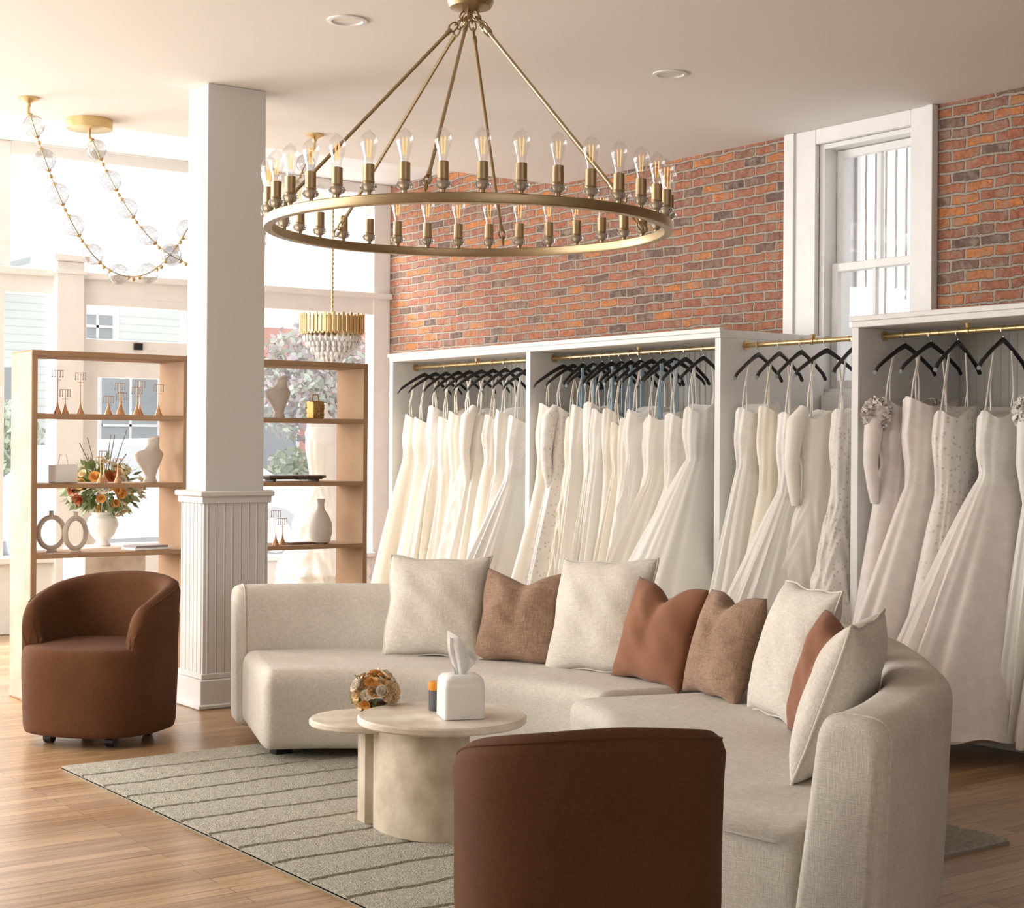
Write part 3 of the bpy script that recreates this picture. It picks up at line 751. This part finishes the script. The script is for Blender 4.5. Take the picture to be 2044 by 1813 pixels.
fm = [M('petal_white', (.84, .79, .68)), M('petal_orange', (.74, .38, .10)), M('petal_rust', (.42, .11, .035)), M('petal_peach', (.82, .62, .38)), M('leaf', (.14, .19, .07)), M('leaf_light', (.32, .38, .21)), M('stem', (.1, .07, .03))]
def flower(g, c, r_, mi, nrm):
    z = Vector(nrm).normalized(); q = Vector((0, 0, 1)).rotation_difference(z).to_matrix().to_4x4(); T0 = Matrix.Translation(c) @ q
    for L_, (k, cup, rr) in enumerate(((7, .35, 1), (6, .8, .75), (4, 1.25, .5))):
        for i in range(k):
            T = T0 @ Matrix.Rotation(2*pi*i/k+L_*.4, 4, 'Z') @ Matrix.Rotation(-cup, 4, 'Y')
            w_ = r_*rr*.55; l = r_*rr
            g.add([(0, -w_*.3, 0), (l*.55, -w_, .0), (l, -w_*.5, l*.12), (l*1.03, w_*.5, l*.12), (l*.55, w_, 0), (0, w_*.3, 0), (l*.6, 0, -l*.12)], [(0, 1, 6), (1, 2, 6), (2, 3, 6), (3, 4, 6), (4, 5, 6), (5, 0, 6)], mi, T)
    g.sphere(c, r_*.28, mi, 8, 6)
def leafs(g, c, d, l, mi):
    d = Vector(d).normalized(); s_ = d.cross(Vector((random.uniform(-1, 1), random.uniform(-1, 1), 1))).normalized()*l*.25; c = Vector(c); n_ = d.cross(s_).normalized()*l*.05
    g.add([c, c+d*l*.45+s_, c+d*l, c+d*l*.45-s_, c+d*l*.45+n_], [(0, 1, 4), (1, 2, 4), (2, 3, 4), (3, 0, 4)], mi)
def bouquet(g, c, R_, sz, nfl, nl, pal, fr, ll=(.25, .45), irr=(.75, 1.02)):
    for k in range(nfl):
        d = Vector((random.gauss(0, 1), random.gauss(0, 1), random.gauss(.2, .8))).normalized()
        p = Vector(c)+Vector((d.x*R_, d.y*R_, d.z*R_*sz))*random.uniform(*irr)
        flower(g, p, fr*random.uniform(.7, 1.2), random.choice(pal), d)
    for k in range(nl):
        d = Vector((random.gauss(0, 1), random.gauss(0, 1), random.gauss(0, .9))).normalized()
        leafs(g, Vector(c)+Vector((d.x*R_, d.y*R_, d.z*R_*sz))*random.uniform(.4, .95), d+Vector((0, 0, -.2)), R_*random.uniform(*ll), random.choice((4, 5)))
g = Geo(); bouquet(g, (0, 0, .085), .07, .85, 60, 40, [0, 0, 1, 2, 3, 3, 0, 1, 3], .026, (.35, .7), (.7, 1.2))
g.lathe([(.035, 0), (.045, .02), (.035, .06)], mi=6)
g.build('dried_flower_posy', fm, (2.975, 4.92, .383), smooth=False)

# ------------------------------------------------------------------ ring chandelier
r = root('ring_chandelier', (3.28, 4.79, 2.14)); R_ = .72
g = Geo()
rings = []
for i in range(129):
    a = 2*pi*i/128; rings.append([((R_+dx)*cos(a), (R_+dx)*sin(a), z) for dx, z in ((-.014, -.016), (.014, -.016), (.016, -.012), (.016, .014), (.013, .017), (-.013, .017), (-.016, .014), (-.016, -.012))])
g.loft(rings, cap0=False, cap1=False)
base = ang(-.588, -.809)
zt = .84
for k in range(6):
    a = base+radians(-10+60*k); p = Vector((R_*.97*cos(a), R_*.97*sin(a), .03)); q = Vector((.05*cos(a), .05*sin(a), zt-.1))
    d = (q-p).normalized()
    g.tube([p+d*.07, q-d*.04], .0065)
    for (c_, m_) in ((p+d*.02, 0), (p+d*.052, 1), (q-d*.022, 0), (q+d*.01, 1), (q+d*.04, 0)):
        u_ = Vector((-sin(a), cos(a), 0)) if m_ else d.cross(Vector((-sin(a), cos(a), 0)))
        g.tube([c_+d*.022*cos(t)+u_*.013*sin(t) for t in [2*pi*j/14 for j in range(14)]], .0033, closed=True, seg=6)
    g.tube([p+d*.07, p+d*.09], .009); g.tube([q-d*.06, q-d*.035], .009)
g.lathe([(.001, zt-.06), (.03, zt-.055), (.075, zt-.04), (.085, zt-.02), (.08, zt+.01), (.05, zt+.03), (.015, zt+.04), (.012, zt+.10), (.001, zt+.1)], seg=28)
zz = zt+.10; k = 0
while zz < ZC-2.14-.05:
    u_ = Vector((1, 0, 0)) if k % 2 else Vector((0, 1, 0))
    g.tube([Vector((0, 0, zz+.018))+Vector((0, 0, 1))*.022*cos(t)+u_*.012*sin(t) for t in [2*pi*j/14 for j in range(14)]], .0033, closed=True, seg=6); zz += .034; k += 1
g.lathe([(.001, ZC-2.14-.05), (.03, ZC-2.14-.045), (.07, ZC-2.14-.02), (.075, ZC-2.14)], seg=28)
nb = 36
for k in range(nb):
    a = 2*pi*(k+.5)/nb+base; x, y = R_*cos(a), R_*sin(a)
    g.lathe([(.008, .015), (.008, .03), (.02, .06), (.0185, .062), (.0185, .115), (.012, .117)], (x, y, 0), seg=16)
g.build('brass_frame', agold, parent=r)
g = Geo()
for k in range(nb):
    a = 2*pi*(k+.5)/nb+base; x, y = R_*cos(a), R_*sin(a); g.lathe([(.008, .026), (.024, .034), (.028, .043), (.024, .052), (.010, .058)], (x, y, 0), seg=10)
g.build('crystal_collars', M('crystal_collar', (.95, .95, .95), .03, trans=.8, spec=.8), parent=r, smooth=False)
g = Geo()
for k in range(nb):
    a = 2*pi*(k+.5)/nb+base; x, y = R_*cos(a), R_*sin(a)
    g.lathe([(.013, .115), (.0145, .13), (.021, .155), (.0275, .178), (.0285, .190), (.025, .204), (.016, .216), (.006, .222), (.0015, .228)], (x, y, 0), seg=16, cap=False)
g.build('bulbs', glass, parent=r)
g = Geo()
for k in range(nb):
    a = 2*pi*(k+.5)/nb+base; x, y = R_*cos(a), R_*sin(a)
    for j in range(4):
        b_ = pi/2*j; g.tube([(x+.005*cos(b_), y+.005*sin(b_), .14), (x+.009*cos(b_), y+.009*sin(b_), .195)], .0011, seg=4)
g.build('filaments', filament, parent=r)

# globe strand light
def strand(g, g2, a, b_, sag, first=.06):
    a, b_ = Vector(a), Vector(b_); N_ = 200; pts = []
    for i in range(N_+1):
        s_ = i/N_; p = a.lerp(b_, s_); p.z -= sag*(1-abs(2*s_-1)**2.1); pts.append(p)
    g2.tube([tuple(p) for p in pts[::4]], .003, 0, seg=6)
    acc = 0; nxt = first+.05
    for p, q in zip(pts[:-1], pts[1:]):
        acc += (q-p).length
        if acc >= nxt:
            d = (q-p).normalized(); g.sphere(tuple(p), .058, 0, 20, 12)
            T = Matrix.Translation(p) @ Vector((0, 0, 1)).rotation_difference(d).to_matrix().to_4x4()
            for s_ in (-1, 1): g2.lathe([(.016, s_*.055), (.014, s_*.062), (.008, s_*.068)], T=T, seg=10)
            g2.sphere(tuple(p+d*.092), .012, 0, 8, 6)
            nxt += .184
r = root('globe_strand_pendant', (3.8, 8.6, ZC))
g = Geo(); g2 = Geo(); O = Vector((3.8, 8.6, ZC))
A_ = Vector((2.95, 8.5, ZC-.06))-O; B_ = Vector((3.43, 8.86, ZC-.08))-O; C_ = Vector((4.66, 8.44, ZC-.06))-O; D_ = Vector((4.12, 8.54, ZC-.06))-O
strand(g, g2, A_, D_, .86); strand(g, g2, B_, C_, .74)
for p, rr in ((A_, .055), (B_, .13), (C_, .055), (D_, .055)):
    g2.lathe([(.001, .015), (rr*.9, .02), (rr, .025), (rr, .08)] if rr > .1 else [(.012, .01), (.014, .03), (.03, .04), (rr, .05), (rr, .06)], (p.x, p.y, p.z), seg=28)
    g2.tube([(p.x, p.y, p.z+.03), (p.x, p.y, p.z-.03)], .008, seg=8)
g.build('glass_globes', crystal, parent=r); g2.build('brass_links', gold, parent=r)

r = root('crystal_chandelier', (5.73, 10.1, 2.0))
g = Geo(); nn = 44
for (rr, z0, z1) in ((.235, .16, .29), (.225, .15, .27)):
    for k in range(nn):
        a = 2*pi*k/nn+(rr*9); T = Matrix.Rotation(a, 4, 'Z'); g.box(rr-.012, rr, -.011, .011, z0, z1+.01*(k % 2), 0, T, b=.003)
g.lathe([(.21, .17), (.21, .18), (.22, .18)], cap=False); g.lathe([(.05, .27), (.22, .275), (.22, .28), (.05, .29)])
g.tube([(0, 0, .28), (0, 0, ZB-2.0)], .006); g.lathe([(.06, ZB-2.0-.03), (.065, ZB-2.0)])
for k in range(34): g.sphere((0, 0, .32+k*.034), .011, 0, 8, 6)
g.build('brass_tier', gold, parent=r)
g = Geo()
for (rr, zc, n_) in ((.20, .125, 30), (.18, .085, 28), (.145, .05, 22), (.11, .015, 18), (.07, -.015, 12), (.03, -.045, 6)):
    for k in range(n_):
        a = 2*pi*k/n_; g.lathe([(.001, -.035), (.014, -.012), (.015, .005), (.001, .03)], (rr*cos(a), rr*sin(a), zc), seg=6)
g.build('crystals', M('drop_crystal', (.9, .89, .87), .08, trans=.3, spec=.9), parent=r, smooth=False)

# ------------------------------------------------------------------ display shelves
def shelfunit(x0, x1):
    r = root('display_shelf', ((x0+x1)/2, 8.36, 0)); h_ = (x1-x0)/2; y0, y1 = -.16, .16
    g = Geo()
    for x in (-h_, h_-.03): g.box(x, x+.03, y0, y1, 0, 1.812, b=.003)
    for z in (1.485, 1.117, .75, .40, .04): g.box(-h_+.03, h_-.03, y0+.001, y1, z, z+.025, b=.002)
    g.box(-h_, h_, y0, y1, 1.81, 1.84, b=.003)
    g.build('oak_frame', oak, parent=r)
    g = Geo(); g.box(-h_-.0015, -h_, y0+.004, y1-.004, .01, 1.83); g.build('side_veneer', oak2, parent=r, smooth=False)
shelfunit(2.875, 3.75); shelfunit(4.02, 4.90)
Z1, Z2, Z3 = 1.511, 1.143, .776
earm = M('earring', (.4, .33, .28), .3, .6); copper = M('copper', (.55, .30, .16), .35, .9)
def estand(x, y, z, h_):
    g = Geo(); g.lathe([(.022, 0), (.021, .004), (.008, .035), (.003, .06), (.002, h_)], seg=12)
    g.tube([(-.03, 0, h_), (.03, 0, h_)], .0018, seg=6); g.tube([(-.018, 0, h_-.05), (.018, 0, h_-.05)], .0015, seg=6)
    for s_ in (-.028, .028, -.014, .014): g.tube([(s_, 0, h_), (s_, 0, h_-.03)], .0022, 1, seg=5); g.sphere((s_, 0, h_-.034), .004, 1, 6, 5)
    g.build('earring_stand', [copper, earm], (x, y, z))
for x, y, h_ in ((3.04, 8.28, .23), (3.10, 8.33, .13), (3.165, 8.28, .22), (3.33, 8.3, .10), (3.37, 8.24, .17), (3.42, 8.34, .12), (3.48, 8.27, .15), (3.53, 8.35, .19), (3.61, 8.28, .17)): estand(x, y, Z1, h_)
for x, y, h_ in ((3.27, 8.25, .14), (3.32, 8.33, .17), (3.37, 8.26, .13)): estand(x, y, Z2, h_)
for x, y, h_ in ((4.32, 8.25, .20), (4.40, 8.32, .15)): estand(x, y, Z3, h_)
def bust(x, y, z, rz, s_=1):
    g = Geo(); rings = []
    for (zz, w_, d_, ox) in ((0, .04, .032, 0), (.01, .04, .032, 0), (.03, .03, .028, 0), (.07, .05, .036, -.004), (.12, .085, .045, -.01), (.15, .098, .046, -.01), (.165, .085, .042, -.004), (.178, .050, .036, .012), (.20, .034, .033, .02), (.23, .033, .034, .024), (.238, .03, .03, .024)):
        rings.append([(w_*cos(2*pi*i/28), d_*sin(2*pi*i/28)-ox, zz+.014*cos(2*pi*i/28)*(zz > .2)) for i in range(28)])
    g.loft(rings); g.build('necklace_bust', matc, (x, y, z), rz, scale=s_, angle=60)
bust(3.58, 8.32, Z2, .35, 1.02); bust(4.36, 8.30, Z1, .3, .98)
g = Geo(); g.box(-.045, .045, -.03, .03, 0, .10, b=.004); g.tube([(-.03, 0, .1), (-.02, 0, .14), (.02, 0, .14), (.03, 0, .1)], .004)
for q in range(40): g.sphere((random.uniform(-.045, .045), random.choice((-.031, .031)), random.uniform(.01, .1)), .007, 0, 6, 4)
g.build('gold_purse', M('dark_gold', (.35, .20, .06), .35, .8), (4.60, 8.30, Z1), .3)
g = Geo(); g.box(-.065, .065, -.04, .04, 0, .10, b=.004); g.tube([(-.03, 0, .1), (-.02, 0, .15), (.02, 0, .15), (.03, 0, .1)], .003)
g.build('white_purse', ceram, (3.08, 8.30, Z2), .2)
g = Geo(); g.box(-.17, .17, -.06, .06, .012, .02, b=.003); g.box(-.185, .185, -.075, .075, .02, .035, b=.003); g.box(-.15, -.13, -.05, .05, 0, .014); g.box(.13, .15, -.05, .05, 0, .014)
g.build('wooden_tray', M('walnut', (.10, .05, .028), .5), (4.45, 8.30, Z2))
g = Geo(); g.lathe([(.04, 0), (.055, .01), (.068, .07), (.066, .12), (.045, .17), (.024, .20), (.02, .225), (.024, .262), (.019, .262)], seg=32)
g.build('bottle_vase', matc, (4.63, 8.28, Z3))
def ringsc(x, y, rz, R2):
    g = Geo(); pts = [(R2*cos(a), 0, R2*sin(a)+R2+.02) for a in [2*pi*i/40 for i in range(40)]]
    g.tube(pts, .014, closed=True, seg=10); g.lathe([(.03, 0), (.03, .006), (.012, .012), (.012, .02)], seg=16); g.lathe([(.014, 2*R2+.022), (.012, 2*R2+.05), (.018, 2*R2+.055)], seg=14)
    g.build('ring_vase', matc, (x, y, Z3), rz)
ringsc(3.04, 8.36, .3, .082); ringsc(3.14, 8.27, .5, .080)
g = Geo(); g.box(-.11, .11, -.07, .07, 0, .012, b=.001); g.box(-.10, .10, -.065, .065, .012, .024, 1, b=.001)
g.build('stacked_books', [ceram, M('book_cover', (.25, .2, .2))], (3.55, 8.30, Z3), .15)
g = Geo(); g.box(-.07, .07, -.04, .04, 0, .012, b=.002); g.build('trinket_dish', M('walnut2', (.16, .08, .04), .4), (4.50, 8.30, Z3))
wbox('travertine_plinth', 3.52, 3.90, 9.12, 9.48, 0, .735, trav, .006)
g = Geo(); g.lathe([(.045, 0), (.05, .01), (.035, .03), (.07, .07), (.095, .13), (.085, .17), (.06, .19), (.07, .205), (.062, .205)], mi=7, seg=32)
bouquet(g, (0, 0, .35), .235, .72, 70, 420, [0, 0, 3, 0, 1, 0, 3, 2], .038, (.2, .34))
for k in range(7):
    a = random.uniform(0, 6.28); g.tube([(0, 0, .2), (.06*cos(a), .06*sin(a), .45), (.14*cos(a), .14*sin(a), random.uniform(.55, .72))], .003, 6, seg=5)
g.build('flower_arrangement', fm+[ceram], (3.70, 9.30, .735), smooth=False)

# ------------------------------------------------------------------ lights, world
sc = bpy.context.scene
wd = D.worlds.new('World'); sc.world = wd; wd.use_nodes = True
bg = wd.node_tree.nodes['Background']; bg.inputs[0].default_value = (.97, .985, 1, 1); bg.inputs[1].default_value = 1.45
def area(name, loc, target, sx, sy, power, col):
    l = D.lights.new(name, 'AREA'); l.shape = 'RECTANGLE'; l.size = sx; l.size_y = sy; l.energy = power; l.color = col
    o = D.objects.new(name, l); COL.objects.link(o); o.location = loc
    o.rotation_euler = (Vector(target)-Vector(loc)).to_track_quat('-Z', 'Y').to_euler(); return o
area('rear_fill_light', (1.5, YB+.2, 2.0), (3, 5, 1.2), 4, 2, 45, (1, .975, .94))  # added soft fill behind the camera; the back wall has no window
area('left_fill_light', (XL+.2, 6.3, 2.0), (4.5, 5, 1.3), 6, 2, 240, (1, .985, .95))  # added fill from the left, out of view; the wall there is solid
area('sky_light', (3, 15, 7.0), (3.2, 8, .5), 10, 4, 2400, (1, .995, .98))
area('street_daylight', (0.2, 12.6, 2.0), (3.2, 6.5, 1.0), 3.6, 2.4, 460, (1, .995, .97))

cam = D.cameras.new('Camera'); co = D.objects.new('Camera', cam); COL.objects.link(co)
cam.sensor_width = 36; cam.lens = 36*3200/2044; cam.shift_y = -13.5/2044; cam.clip_start = .05
R = Matrix.Rotation(radians(-36), 4, 'Z') @ Matrix.Rotation(radians(90), 4, 'X') @ Matrix.Rotation(radians(.4), 4, 'Z')
co.matrix_world = Matrix.Translation((0, 0, 1.35)) @ R
sc.camera = co
sc.view_settings.view_transform = 'Standard'
sc.view_settings.exposure = 0.22
